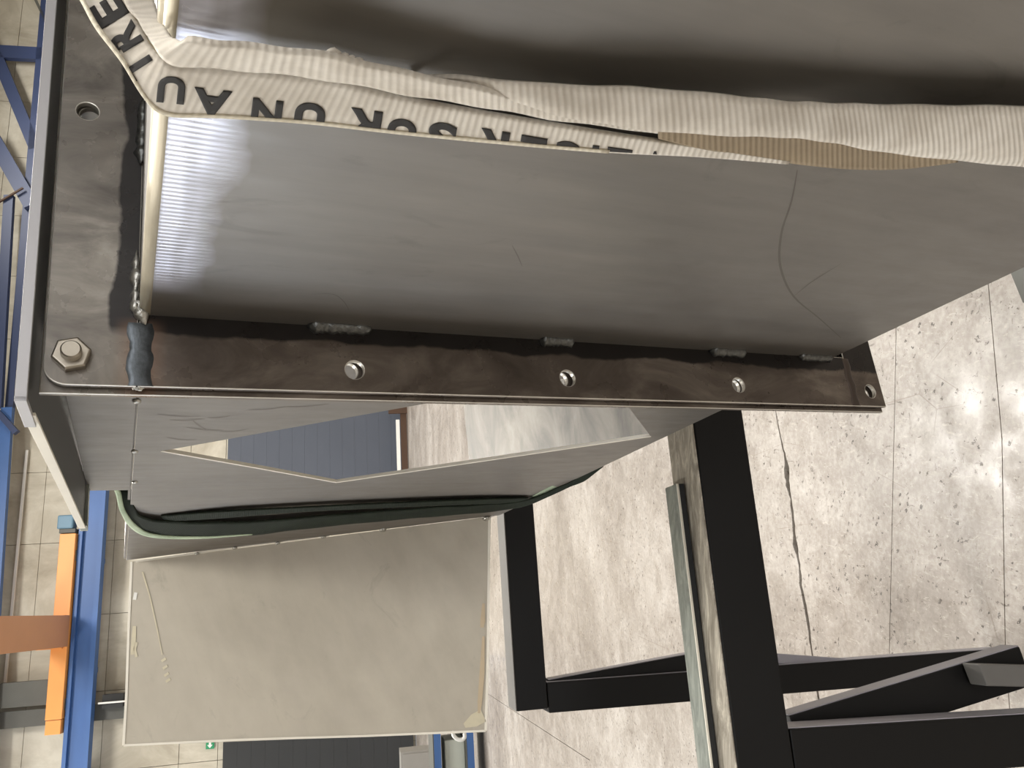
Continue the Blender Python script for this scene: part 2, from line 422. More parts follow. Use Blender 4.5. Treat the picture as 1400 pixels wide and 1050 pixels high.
rim_faces(topbar, -.07, 0, -.067, WD+.067); rim_faces(leftbar, 0, FB, -.067, .002); rim_faces(botbar, FB, .919, -.067, WD+.067)
def bead(name, p0, p1, rad, nrmv, mats, parent, lump=.25, n=14, seed=0, flat=.75):
    """a lumpy weld bead from p0 to p1"""
    rnd = random.Random(seed); p0, p1 = Vector(p0), Vector(p1); ax = (p1-p0); ln = ax.length; ax.normalize()
    u = Vector(nrmv).normalized(); vv = ax.cross(u)
    v, f = [], []; m = 10
    for i in range(n+1):
        t = i/n; e = min(1, math.sin(max(.02, min(t, 1-t)*n/2.2 if min(t,1-t)*n < 2.2 else 1)*math.pi/2))
        rr = rad*max(.12, e)*(1+lump*(rnd.random()-.5)*1.2)
        if t < .18: rr *= 1.18
        c = p0+ax*(ln*t)+vv*rad*lump*.4*(rnd.random()-.5)
        for k in range(m):
            a = 2*math.pi*k/m; v.append(c + u*math.cos(a)*rr*flat + vv*math.sin(a)*rr)
    for i in range(n):
        for k in range(m): f.append((i*m+k, i*m+(k+1)%m, (i+1)*m+(k+1)%m, (i+1)*m+k))
    f += [tuple(range(m-1,-1,-1)), tuple(n*m+k for k in range(m))]
    return mesh(name, v, f, mats, parent, smooth=True)
q = Vector((-1,0,-SGN))
for i, (h0, h1) in enumerate(((.146,.209),(.397,.440),(.632,.689),(.778,.838))):
    bead('weld_bead', L(-.002,h0,-.0015), L(-.002,h1,-.0015), .0068 if i<3 else .0058, q, WELD, fr, seed=i, n=22)
bead('weld_bead', L(-.002,-.0025,.152), L(-.002,-.0025,.225), .0052, (-1,-1,0), WELD, fr, seed=9, n=18, lump=.5)
bead('weld_bead', L(-.002,-.004,.0), L(-.002,-.0035,.062), .0042, (-1,-1,0), SPAT, fr, seed=11, n=14, lump=.9)
bead('weld_bead', L(-.003,-.003,.012), L(-.002,.006,-.010), .006, (-1,-.2,0), SPAT, fr, seed=12, n=8, lump=.7)
# ground butt welds across the mitres of the flange
def cover(name, h0, h1, w0, w1, mat, parent, bow=0.0, seed=0):
    rnd = random.Random(seed); v=[]; f=[]; n=16; m=8
    for i in range(n+1):
        w = w0+(w1-w0)*i/n
        a = h0 + .0014*math.sin(i*.7+seed) + .0008*rnd.random() + bow*i/n; b = h1 + .0012*math.sin(i*.9+2*seed) + .0008*rnd.random() + bow*i/n
        for j in range(m+1):
            t = j/m; v.append(L(-.0002-.0011*math.sin(math.pi*t)**.5*(1 if 0<i<n else .3) if 0<j<m else .0001, a+(b-a)*t, w))
    for i in range(n):
        for j in range(m): f.append((i*(m+1)+j, i*(m+1)+j+1, (i+1)*(m+1)+j+1, (i+1)*(m+1)+j))
    return mesh(name, v, f, mat, parent, smooth=True)
cover('butt_weld', -.0085, .0115, -.0665, -.008, WELDB, fr, seed=1)
cover('butt_weld', FB-.004, FB+.009, -.0665, .0, mat_plain('dull weld strip', srgb('4f4640'), .35, .7, .2, 60), fr, seed=4)
bead('weld_bead', L(.003,-.004,-.0675), L(.003,.006,-.0675), .0024, (-1,0,-SGN), SPAT, fr, seed=31, n=9, lump=.9)

# ---- rear duct section ---------------------------------------------------
re_ = empty('duct_section', DUCT, 'rear duct section with a slanted opening in its side and a pale sloping wing', 'duct')
RD0 = .010
b0, b1 = (-.0725,-.0715), (.925,-.0715)
rfp = plate('flange_plate', [(-.0725,-.0715),(.922,-.0715),(.922,WD+.07),(-.0725,WD+.07)],
      [[(0.004,.004),(HD-.0,.004),(HD-.0,WD-.004),(.004,WD-.004)]] + [circ(h,-.0425,.0088,20) for h in (.1862,.4225,.6695)] + [circ(.894,-.0475,.0088,20), circ(-.0465,.2055,.0088,20), circ(-.0498,-.0418,.0085,20)],
      .006, lambda x,y,z: L(RD0+z, x, y), FLANGE, re_, .0008)
rim_faces(rfp, -.0725, -.0, -.0715, WD); [setattr(p, 'material_index', 1) for p in rfp.data.polygons if abs(p.normal.x) <= .15 and 0 < p.center.y < .92 and -.06 < p.center.z*SGN < -.03]
RS = RD0+.006
P1 = (1.490,.006); P2 = (1.1013,.8183)
side = [(RS,.0045),P1,P2,(1.092,HD),(RS,HD)]
hole = [(.462,.038),(.58,.198),(.684,.335),(.382,.809),(.0887,.5315)]
plate('side_panel', side, [hole], T, lambda x,y,z: L(x,y,z), SHEET2, re_, .0005)
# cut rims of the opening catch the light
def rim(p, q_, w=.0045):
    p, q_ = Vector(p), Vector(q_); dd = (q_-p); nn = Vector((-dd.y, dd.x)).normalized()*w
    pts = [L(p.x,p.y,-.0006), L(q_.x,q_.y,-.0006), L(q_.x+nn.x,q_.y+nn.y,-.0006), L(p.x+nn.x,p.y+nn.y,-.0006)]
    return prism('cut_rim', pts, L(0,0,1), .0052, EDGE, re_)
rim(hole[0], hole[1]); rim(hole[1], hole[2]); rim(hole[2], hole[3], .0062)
plate('upper_strip', [(RS,-.0712),(.7000,-.0572),(.7037,.0025),(RS,.0030)], [], T, lambda x,y,z: L(x,y,z), SHEET2, re_, .0004)
box('top_panel', L(RS,.0005,T+.0005), L(P1[0]-RS,0,0), L(0,T,0), L(0,0,WD-T), SHEET2, re_)
plate('bottom_panel', [(RS,T+.0003),(1.235,T+.0003),(1.235,WD-T),(RS,WD-T)], [], T, lambda x,y,z: L(x, HD-T+z, y), SHEETB, re_)
box('far_side_panel', L(RS,.006,WD-T), L(1.2-RS,0,0), L(0,HD-.012,0), L(0,0,T), SHEET2, re_)
# small tacks on the long seam and the fold
def dot(name, p, r, mat, parent, n=(0,0,-1)):
    bm = bmesh.new(); bmesh.ops.create_icosphere(bm, subdivisions=2, radius=r)
    rnd = random.Random(int(p[0]*1000))
    for v_ in bm.verts: v_.co = Vector((v_.co.x*1.3, v_.co.y, v_.co.z*.6))*(1+.25*(rnd.random()-.5)) + p
    for f_ in bm.faces: f_.smooth = True
    me = bpy.data.meshes.new(name); bm.to_mesh(me); bm.free(); return link(name, me, mat, parent)
for px, s in (((187,548),.005),((184,617),.0045),((184,659),.0045)):
    dot('tack_weld', Lp(px, -.0005), s, SPAT, re_)
for (x, y, dx, dy, w_) in ((215,566,60,3,.004),(232,574,48,-2,.005),(255,584,50,4,.005),(262,573,20,14,.003),(285,571,30,-3,.005),(340,560,50,-4,.004),(390,556,60,-4,.004),(228,598,40,3,.005),(300,590,40,-4,.004)):
    scuff('scuff_mark', [(x,y),(x+dx*.5,y+dy*.5+1.5),(x+dx,y+dy)], w_, mat_sc, re_)
fa, fb = Vector(P1), Vector(P2)
# pale wing folded out to the left
def onplane(px, A, N):
    r = ray(*px); O = O3; 
    Nc = D3*N.x + H3*N.y + W3*N.z; Ac = D3*A.x + H3*A.y + W3*A.z
    t = (Ac.dot(Nc) + O.dot(Nc))/r.dot(Nc); P = r*t-O
    return Vector((P.dot(D3), P.dot(H3), P.dot(W3)))
A1, A2 = Vector((P1[0],P1[1],0)), Vector((P2[0],P2[1],0)); A2b = A2 + (A2-A1).normalized()*.004
r = ray(665,1000); P = r/F*1.9 - O3; A3 = Vector((P.dot(D3), P.dot(H3), P.dot(W3)))
N = (A2-A1).cross(A3-A1).normalized()
A4 = onplane((170,1020), A1, N); A1c = onplane((180,768), A1, N); A2c = onplane((671,706), A1, N)
if N.x < 0: N = -N
def LV(v): return L(v.x, v.y, v.z)
wing = prism('wing_panel', [LV(A1c), LV(A2c), LV(A3), LV(A4)], LV(N), .006, SHEETW, re_)
def strip_on(name, pts, mat, w=.004, lift=.0006, th=.0005, parent=re_):
    """thin smear / edge line on the wing through measured points"""
    q3 = [onplane(p, A1, N) - N*lift for p in pts]
    v=[]; f=[]
    for i, p in enumerate(q3):
        d = (q3[min(i+1,len(q3)-1)]-q3[max(i-1,0)]).normalized(); s = d.cross(N).normalized()
        ww = w[i] if isinstance(w, list) else w
        v += [LV(p+s*ww/2), LV(p-s*ww/2), LV(p+s*ww/2-N*th), LV(p-s*ww/2-N*th)]
    for i in range(len(q3)-1):
        a=4*i; f += [(a,a+1,a+5,a+4),(a+2,a+6,a+7,a+3),(a,a+4,a+6,a+2),(a+1,a+3,a+7,a+5)]
    f += [(0,2,3,1),(a+4,a+5,a+7,a+6)]
    return mesh(name, v, f, mat, parent)
strip_on('edge_lip', [(180,768),(176,860),(173,950),(169,1019)], EDGE, .006)
strip_on('edge_lip', [(669,708),(668,800),(667,900),(664,999)], EDGE, .006)
strip_on('edge_lip', [(169,1019),(330,1011),(500,1006),(664,999)], EDGE, .005)
strip_on('fold_weld', [(186,768),(270,756),(322,748),(380,741),(450,733)], EDGE, [.004,.005,.005,.004,.002], .001, .001)
for px in ((270,757),(322,749),(380,743),(443,734),(524,724),(665,709)):
    p = onplane(px, A1, N); dot('tack_weld', LV(p - N*.003), .006 if px[0] not in (524,665) else .009, SPAT, re_)
strip_on('chalk_mark', [(195,782),(205,815),(215,860),(222,895)], CHALK, [.004,.003,.003,.002])
for px in ((224,902),(226,912),(228,922),(230,930)):
    strip_on('chalk_mark', [(px[0]-3,px[1]+2),(px[0]+3,px[1]-2)], CHALK, .006)
strip_on('chalk_mark', [(184,856),(183,875),(181,895)], CHALK, [.008,.011,.008])
strip_on('chalk_mark', [(187,878),(184,888),(187,898)], CHALK, [.006,.007,.007])
strip_on('chalk_mark', [(186,810),(184,820)], WHITE, .008)
strip_on('chalk_mark', [(661,825),(660,850),(659,858)], PINK, [.006,.012,.008])
strip_on('chalk_mark', [(661,870),(659,920),(656,960),(655,975)], PINK, [.006,.012,.011,.006])
strip_on('chalk_mark', [(635,992),(648,985),(661,978)], CHALK, [.01,.03,.03])

# overhanging roof plate above the joint
def HP(d, w, t=0): return L(d, -.0775+(d+.018)*.0282 - t, w)
def roofplate(name, d0, d1, w0a, w0b, w1, t, mat, bevel=.0005):
    v = [HP(d0,w0a), HP(d1,w0b), HP(d1,w1), HP(d0,w1), HP(d0,w0a,t), HP(d1,w0b,t), HP(d1,w1,t), HP(d0,w1,t)]
    return mesh(name, v, [(0,1,2,3),(7,6,5,4),(0,4,5,1),(1,5,6,2),(2,6,7,3),(3,7,4,0)], mat, re_, bevel)
roofplate('roof_plate', -.016, .655, -.0855, -.0650, WD+.1, .0035, DARKPL)
roofplate('roof_edge_bar', -.0205, -.0162, -.0880, -.0880, WD+.1, .0085, GALV)
box('side_edge_bar', HP(-.0205,-.0885), HP(.045,-.0905)-HP(-.0205,-.0885), L(0,-.0085,0), L(0,0,.004), GALV, re_, .0004)
v = [HP(.018,-.0885,-.002), HP(.660,-.0672,-.002)]
box('side_edge_bar', v[0], v[1]-v[0], L(0,-.0095,0), L(0,0,.0028), EDGE, re_, .0004)
box('end_bracket', HP(.655,-.064,-.004), L(.045,0,0), L(0,-.011,0), L(0,0,.064), GREEN, re_, .0005)

# ---- bolt and nut in the flange corner -----------------------------------
bt = empty('hex_bolt', DUCT @ Matrix.Translation(L(0,-.0498,-.0418)), 'zinc hex nut and bolt in the rounded corner of the flange', 'bolt')
def hexprism(name, rr, d0, d1, mat, parent, rot=0, ch=.0012):
    v=[]; f=[]; n=24
    rings = [(d0,1),(d1+ch*1.2,1),(d1,1-ch/rr*1.3)] if False else None
    outl = [(rr*math.cos(rot+i*math.pi/3), rr*math.sin(rot+i*math.pi/3)) for i in range(6)]
    rings = [(d0, 1.0), (d1+ch, 1.0), (d1, .90)]
    for (d, s) in rings:
        for (a,b) in outl: v.append(L(d, a*s, b*s))
    for k in range(2):
        for i in range(6): f.append((k*6+i, k*6+(i+1)%6, (k+1)*6+(i+1)%6, (k+1)*6+i))
    f += [tuple(range(5,-1,-1)), tuple(12+i for i in range(6))]
    return mesh(name, v, f, mat, parent, .0005)
def lathe(name, prof, mat, parent, n=28, smooth=True):
    v=[]; f=[]; m=len(prof)
    for (d, r_) in prof:
        for i in range(n): v.append(L(d, r_*math.cos(2*math.pi*i/n), r_*math.sin(2*math.pi*i/n)))
    for k in range(m-1):
        for i in range(n): f.append((k*n+i, k*n+(i+1)%n, (k+1)*n+(i+1)%n, (k+1)*n+i))
    f += [tuple(range(n-1,-1,-1)), tuple((m-1)*n+i for i in range(n))]
    return mesh(name, v, f, mat, parent, smooth=False)
hexprism('nut', .0152, -.0002, -.0088, BOLTM, bt, .25)
pr = [(.030,.0079)]
prof = [(.018,.0072),(-.0085,.0072)]
d = -.0085
while d > -.0152:
    prof += [(d-.0004,.0080),(d-.0009,.0080),(d-.0013,.0073)]; d -= .0015
prof += [(-.0165,.0076),(-.0178,.0066)]
lathe('bolt_shank', prof, BOLTM, bt)
hexprism('bolt_head', .0152, .024, .0162, BOLTM, bt, .1)

# ------------------------------------------------------------------ slings
def smooth_rows(rows, k):
    """Catmull-Rom through tuples"""
    out = []; n = len(rows)
    for i in range(n-1):
        p0, p1, p2, p3 = rows[max(i-1,0)], rows[i], rows[i+1], rows[min(i+2,n-1)]
        for j in range(k):
            t = j/k
            out.append(tuple(.5*((2*b)+(-a+c)*t+(2*a-5*b+4*c-d_)*t*t+(-a+3*b-3*c+d_)*t**3) for a,b,c,d_ in zip(p0,p1,p2,p3)))
    out.append(rows[-1]); return out
def ribbon(name, rows, mat, parent, thick=.0028, k=6, across=8, bulge=0.0, wav=0.0, seed=0):
    """rows: (xa, ya, wa, xb, yb, wb) edges a and b of the band; w is the height off the duct side"""
    rr = smooth_rows(rows, k); v=[]; uv=[]; f=[]; s = 0; prev=None; n=len(rr)
    rnd = random.Random(seed); grid=[]
    for i, (xa,ya,wa,xb,yb,wb) in enumerate(rr):
        a = Lp((xa,ya), wa); b = Lp((xb,yb), wb)
        mid = (a+b)/2
        if prev is not None: s += (mid-prev).length
        prev = mid; row=[]
        for j in range(across+1):
            t = j/across; p = a.lerp(b, t)
            p = p + L(0,0,-bulge*min(1, ((a-b).length/.035)**2)*math.sin(math.pi*t) - wav*math.sin(i*1.1+seed+3*t))
            row.append(p); 
        grid.append((row, s, (a-b).length))
    for (row, s, wd) in grid:
        for j, p in enumerate(row): v.append(p); uv.append((s, j/across*max(wd,.004)))
    c = across+1
    for i in range(n-1):
        for j in range(across): f.append((i*c+j, i*c+j+1, (i+1)*c+j+1, (i+1)*c+j))
    me = bpy.data.meshes.new(name); me.from_pydata([tuple(p) for p in v], [], f)
    ul = me.uv_layers.new(name='UVMap')
    for l in me.loops: ul.data[l.index].uv = uv[l.vertex_index]
    for p in me.polygons: p.use_smooth = True
    o = link(name, me, mat, parent)
    bm = bmesh.new(); bm.from_mesh(me); bmesh.ops.recalc_face_normals(bm, faces=bm.faces)
    fn = sum((f_.normal for f_ in bm.faces), Vector())
    if fn.dot(L(0,0,-1)) < 0: bmesh.ops.reverse_faces(bm, faces=bm.faces)
    # solid band: extrude towards the duct
    geo = bmesh.ops.solidify(bm, geom=bm.faces[:], thickness=thick)
    for f_ in bm.faces: f_.smooth = True
    bm.to_mesh(me); bm.free(); return o

sl = empty('lifting_sling', DUCT, 'white webbing sling with black lettering wrapped round the near duct', 'sling')
# printed layer lying on the side
printed = [(170,-25,.050, 92,-22,.050),(178,-5,.040, 108,-2,.040),(190,30,.018,130,38,.018),(203,60,.004,165,84,.004),(222,82,-.006,198,136,-.003),(250,92,-.008,228,158,-.005),
     (340,100,-.007,300,161,-.005),(450,112,-.007,420,169,-.005),(560,137,-.007,545,183,-.005),(700,162,-.006,690,197,-.005),(840,185,-.006,832,209,-.005),(960,203,-.006,955,215,-.005),(1080,221,-.005,1078,225,-.005)]
prn = ribbon('printed_webbing', printed, WEB, sl, seed=1, wav=.0)
from mathutils.bvhtree import BVHTree
_b = bmesh.new(); _b.from_mesh(prn.data); BV = BVHTree.FromBMesh(_b); _b.free()
CAML = DUCT.inverted() @ Vector((0,0,HC))
def on_band(x, y):
    dr_ = (Lp((x,y), -.01) - CAML).normalized(); h_ = BV.ray_cast(CAML, dr_)
    return (h_[0] - dr_*.0005) if h_[0] is not None else None
ribbon('selvedge', [(r_[3]+2,r_[4]-3,r_[5]-.0012, r_[3],r_[4]+1,r_[5]-.0012) for r_ in printed[:11]], WEBY, sl, thick=.0015, across=3)
# second layer, folded up on its edge
ribbon('webbing', [(214,-25,.046,160,-25,.040),(210,-3,.030,170,0,.026),(222,32,.004,192,34,.008),(238,53,-.016,212,66,-.010),(264,58,-.026,236,89,-.013),(340,66,-.027,330,97,-.013),(450,79,-.027,445,110,-.012),
    (560,104,-.025,560,131,-.012),(665,126,-.024,665,148,-.011),(770,151,-.014,768,166,-.010),(880,174,-.008,878,180,-.006),(960,193,-.004,958,196,-.003)], WEB, sl, seed=3, wav=.0006)
# third layer, swelling to the right into the full band
ribbon('webbing', [(560,106,-.004,566,112,-.004),(640,108,-.018,640,122,-.012),(773,116,-.019,773,153,-.010),(880,121,-.021,880,175,-.011),(1000,131,-.022,1000,183,-.014),(1070,138,-.022,1070,184,-.016),
    (1130,141,-.022,1130,192,-.017),(1200,144,-.021,1200,207,-.014),(1299,146,-.021,1299,219,-.012),(1400,147,-.020,1400,229,-.012),(1480,149,-.018,1480,239,-.012)], WEB, sl, seed=5, bulge=.012, wav=.0004, across=12)
# inside face of the fold seen between the layers
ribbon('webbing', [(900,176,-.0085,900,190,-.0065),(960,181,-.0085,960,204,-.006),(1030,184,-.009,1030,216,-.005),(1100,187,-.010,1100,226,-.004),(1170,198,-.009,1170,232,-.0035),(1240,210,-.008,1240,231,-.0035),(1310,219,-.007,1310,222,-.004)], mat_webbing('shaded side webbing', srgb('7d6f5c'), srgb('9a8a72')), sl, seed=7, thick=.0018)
# loose fluff on the upper edge
for i,(px,s_) in enumerate((((455,75),.004),((470,80),.003),((490,86),.003),((480,82),.0025),((400,73),.0022))):
    dot('fluff', Lp(px,-.021), s_, WEB, sl)

# lettering printed on the band (upside down along the sling), clipped where the band turns away
def up_edge(x):
    pts = [(r_[0], r_[1]) for r_ in printed]; return interp(pts, x)
def interp(pts, x):
    pts = sorted(pts)
    for a, b in zip(pts, pts[1:]):
        if a[0] <= x <= b[0]: return a[1] + (b[1]-a[1])*(x-a[0])/(b[0]-a[0])
    return pts[0][1] if x < pts[0][0] else pts[-1][1]
LOW = [(r_[3], r_[4]) for r_ in printed[4:]]
def letter(ch, cxp, top_y, w, h, ang, clip=True, wfun=None):
    """ch upside down: its foot at top_y (photo frame), running down by h"""
    cu = bpy.data.curves.new('t', 'FONT'); cu.body = ch; cu.size = 1; cu.offset = .040
    ob = bpy.data.objects.new('t', cu); COL.objects.link(ob); dg = bpy.context.evaluated_depsgraph_get(); dg.update()
    me = bpy.data.meshes.new_from_object(ob.evaluated_get(dg)); bpy.data.objects.remove(ob)
    xs = [v_.co.x for v_ in me.vertices]; ys = [v_.co.y for v_ in me.vertices]
    x0, x1, y0, y1 = min(xs), max(xs), min(ys), max(ys)
    bm = bmesh.new(); bm.from_mesh(me)
    ca, sa = math.cos(ang), math.sin(ang)
    for v_ in bm.verts:
        u = (v_.co.x-x0)/(x1-x0)-.5; t = (v_.co.y-y0)/(y1-y0)
        X_, Y_ = -u*w, t*h                          # rotated by half a turn
        v_.co = Vector((cxp + X_*ca - Y_*sa, top_y + X_*sa + Y_*ca, 0))
    if clip:
        a = Vector((cxp-40, interp(LOW, cxp-40)-1.5, 0)); b = Vector((cxp+40, interp(LOW, cxp+40)-1.5, 0))
        nrm_ = Vector((-(b-a).y, (b-a).x, 0))
        bmesh.ops.bisect_plane(bm, geom=bm.verts[:]+bm.edges[:]+bm.faces[:], plane_co=a, plane_no=nrm_, clear_outer=True)
    bmesh.ops.triangulate(bm, faces=bm.faces)
    bmesh.ops.subdivide_edges(bm, edges=bm.edges, cuts=3, use_grid_fill=True)
    dead = []
    for v_ in bm.verts:
        x, y = v_.co.x, v_.co.y; q_ = on_band(x, y)
        if q_ is None: dead.append(v_)
        else: v_.co = q_
    bmesh.ops.delete(bm, geom=dead, context='VERTS')
    geo = bmesh.ops.extrude_face_region(bm, geom=bm.faces[:])
    for g in geo['geom']:
        if isinstance(g, bmesh.types.BMVert): g.co += L(0,0,-.0003)
    bmesh.ops.recalc_face_normals(bm, faces=bm.faces)
    bm.to_mesh(me); bm.free(); me.name = 'letter'
    me.materials.clear(); return link('letter', me, INK, sl)
wside = lambda x, y: -.0094
for ch, x, ty, w_, h_, an in (('U',236,105,38,36,.10),('A',292,122,52,36,.12),('N',367,136,42,38,.13),('U',426,141,42,40,.14),('R',502,150,44,42,.15),('U',552,163,40,42,.16),
        ('S',607,168,38,42,.16),('R',678,178,40,42,.17),('E',731,187,36,42,.17),('G',781,194,38,42,.16),('I',815,199,9,42,.15),('E',848,203,34,42,.14),('V',896,207,30,40,.12)):
    letter(ch, x, ty, w_, h_, an, True, wside)
def wup(x, y): 
    return .0085 + (84-y)*.00042 if y < 84 else max(-.007, .0085-(y-84)*.0006)
for ch, x, ty, w_, h_, an in (('T',206,78,34,42,1.0),('R',188,40,34,44,1.02),('E',168,2,34,46,1.02)):
    letter(ch, x, ty, w_, h_, an, False, lambda x,y: wup(x,y)-.0075)

gs = empty('lifting_sling', DUCT, 'dark green webbing sling under the slanted opening of the rear duct', 'sling')
go = [(176,660,.03,150,660,.03),(181,674,.012,158,674,.012),(184,694,-.002,164,698,-.006),(194,707,-.008,180,722,-.012),(225,713,-.010,208,734,-.016),(290,715,-.012,270,736,-.016),(360,713,-.012,345,732,-.016),
      (430,707,-.012,420,723,-.015),(520,700,-.012,520,713,-.014),(600,694,-.012,600,706,-.014),(670,690,-.010,670,700,-.013),(722,684,-.008,722,691,-.012),(770,664,-.004,772,669,-.010),(796,650,.002,802,656,-.006),(815,637,.008,824,638,.0)]
ribbon('webbing', go, WEBG, gs, thick=.003, wav=.0005, seed=2)
ribbon('webbing', [(220,706,-.004,225,713,-.008),(300,700,-.008,300,709,-.010),(400,695,-.010,400,701,-.010),(520,689,-.010,520,695,-.010),(640,684,-.010,640,690,-.010),(700,682,-.008,700,688,-.008),(722,681,-.006,722,686,-.006)], WEBG, gs, thick=.003)
ribbon('selvedge', [(r_[3]+ (7 if i<4 else 4 if i<6 else 1), r_[4]-(0 if i<3 else 3 if i<5 else 2), r_[5]-.001, r_[3], r_[4]+1, r_[5]-.001) for i, r_ in enumerate(go[:6])] + [(345,730.5,-.0162,345,731.5,-.0162)], WEBP, gs, thick=.0015, across=3)
ribbon('webbing', [(725,681,-.002,727,686,-.003),(755,664,.0,762,670,-.001),(785,649,.006,790,662,.004),(803,641,.008,806,650,.006),(815,634,.010,819,640,.008)], WEBP, gs, thick=.002)

# ------------------------------------------------------------------ floor
def fpoly(name, pts, mat, parent=None, z0=-.06, z1=0.0):
    return prism(name, [rm(s,t,z0) for s,t in pts], (0,0,1), z1-z0, mat, parent)
base = box('floor', rm(-26,-16,-.2), RX*63, RY*(35.9+16), Vector((0,0,.17)), JOINT); tag(base, kind='structure')
crack = [(2.2,3.70),(1.6,3.665),(1.2,3.675),(.86,3.668),(.70,3.66),(.60,3.645),(.553,3.650),(.47,3.662),(.40,3.655),(.264,3.670),(.18,3.682),(.08,3.674),(-.016,3.689),(-.15,3.676),(-.321,3.684),(-.5,3.69),(-.8,3.68),(-1.4,3.69),(-3,3.70)]
cw   = [.004,.004,.004,.004,.006,.014,.028,.022,.010,.016,.024,.012,.014,.016,.010,.012,.014,.010,.006]
rnd = random.Random(3)
c2 = []; w2 = []
for i in range(len(crack)-1):
    for j in range(4):
        t = j/4; c2.append((crack[i][0]*(1-t)+crack[i+1][0]*t, crack[i][1]*(1-t)+crack[i+1][1]*t + (rnd.random()-.5)*.006)); w2.append((cw[i]*(1-t)+cw[i+1]*t)*(.8+.5*rnd.random()))
w2 = [w*1.5 for w in w2]
near = [(s, t-w/2) for (s,t), w in zip(c2, w2)]; far = [(s, t+w/2) for (s,t), w in zip(c2, w2)]
def jl(s, k, a): return a + k*s
g = .0018
j1 = lambda s: 3.0 - .345*s*.0 - (s-.0)*.0 + .0
# saw-cut joints measured across the slab: two nearly parallel lines in front of the crack
J1 = [(2.2,2.29),(.912,2.674),(-.295,3.089),(-1.0,3.33),(-3,4.0)]
J1 = [(3.0,2.80),(.912,2.80),(-.295,2.98),(-3,3.2)]
J2 = [(3.0,2.20),(.413,2.27),(-.269,2.46),(-3,3.05)]
J1 = [(3.0,2.10),(.912,2.674),(-.295,3.085),(-3,3.62)]
def off(l, d): return [(s, t+d) for s, t in l]
slabs = [
    off(J2,-g)[:] + [(-3,-15.9),(3,-15.9)],
    off(J1,-g) + list(reversed(off(J2, g))),
    near + list(reversed([(3.0,2.10+g),(.912,2.674+g),(-.295,3.085+g),(-3,3.62+g)])),
    far + [(-3,8.0),(2.2,8.0)],
]
slabs[0] = off([(3.0,1.80),(.413,2.27),(-.269,2.46),(-3,3.0)],-g) + [(-3,-15.9),(3,-15.9)]
slabs[1] = off([(3.0,2.10),(.912,2.674),(-.295,3.085),(-3,3.62)],-g) + list(reversed(off([(3.0,1.80),(.413,2.27),(-.269,2.46),(-3,3.0)], g)))
slabs[2] = [(3.0,3.72)] + near[:-3] + [(-3,3.695)] + list(reversed([(3.0,2.10+g),(.912,2.674+g),(-.295,3.085+g),(-3,3.62+g)]))
slabs[3] = [(3.0,3.73)] + far[:-3] + [(-3,3.705),(-3,8.0),(3.0,8.0)]
for sl_ in slabs: fpoly('slab', sl_, FLOORM, base)
fpoly('slab', [(3.004,-15.9),(36.9,-15.9),(36.9,8.0),(3.004,8.0)], FLOORM, base)
fpoly('slab', [(-25.9,-15.9),(-3.004,-15.9),(-3.004,8.0),(-25.9,8.0)], FLOORM, base)
for t0 in (8.0, 13.0, 19.0, 27.0):
    t1 = {8.0:13.0,13.0:19.0,19.0:27.0,27.0:35.8}[t0]
    for s0, s1 in ((-25.9,-8),(-8,-1.5),(-1.5,5),(5,36.9)):
        fpoly('slab', [(s0+.004,t0+.004),(s1-.004,t0+.004),(s1-.004,t1),(s0+.004,t1)], FLOORM, base)

# ------------------------------------------------------------------ walls, ceiling
TW = 35.84
wb = box('wall_back', rm(-26,TW+.12,0), RX*63, RY*.3, Vector((0,0,24)), SEAL); tag(wb, kind='structure')
sc_ = [-26+2.93*i for i in range(20)]
sv = [3.54-2.93*11+2.93*i for i in range(24)]
zs = [0, 2.6, 5.2, 7.8, 9.25, 12.1, 14.9, 17.8, 20.9, 23.9]
for a, b in zip(sv, sv[1:]):
    for z0, z1 in zip(zs, zs[1:]):
        if b > 37 or a < -26: continue
        e = rnd.random()*.012
        box('wall_panel', rm(a+.01, TW-e, z0+.01), RX*(b-a-.02), RY*.11, Vector((0,0,z1-z0-.02)), WALLM, wb)
wl = box('wall_left', rm(-26.3,-16,0), RX*.3, RY*52.2, Vector((0,0,24)), WALLG); tag(wl, kind='structure')
wr = box('wall_right', rm(37,-16,0), RX*.3, RY*52.2, Vector((0,0,24)), WALLM); tag(wr, kind='structure')
wf = box('wall_front', rm(-26,-16.3,0), RX*63, RY*.3, Vector((0,0,24)), WALLG); tag(wf, kind='structure')
ce = box('ceiling', rm(-26.3,-16.3,24), RX*63.6, RY*52.6, Vector((0,0,.3)), ROOF); tag(ce, kind='structure')
# daylight glazing in the long left wall
k = NT('daylit glazing'); k.b.inputs['Base Color'].default_value = (.8,.85,.95,1)
k.b.inputs['Emission Color'].default_value = (.80,.88,1,1); k.b.inputs['Emission Strength'].default_value = 6.0
GLZ = k.m
k = NT('added fill glow'); k.b.inputs['Base Color'].default_value = (.8,.85,.9,1)  # glow for the added panel behind the camera
k.b.inputs['Emission Color'].default_value = (.95,.96,1,1); k.b.inputs['Emission Strength'].default_value = 4.0
FILLGLOW = k.m
wn = empty('window_1', Matrix.Translation(rm(-25.9,11,3.5)), None, None); wn['kind'] = 'structure'
for i in range(8):
    o = box('pane', RX*.05+RY*(i*3.0-2+.06)+Vector((0,0,.05)), RY*2.88, Vector((0,0,5.9)), RX*.03, GLZ, wn)
for i in range(9):
    box('pane_frame', RX*.02+RY*(i*3.0-2-.05), RY*.1, Vector((0,0,6.0)), RX*.12, NAVY, wn)

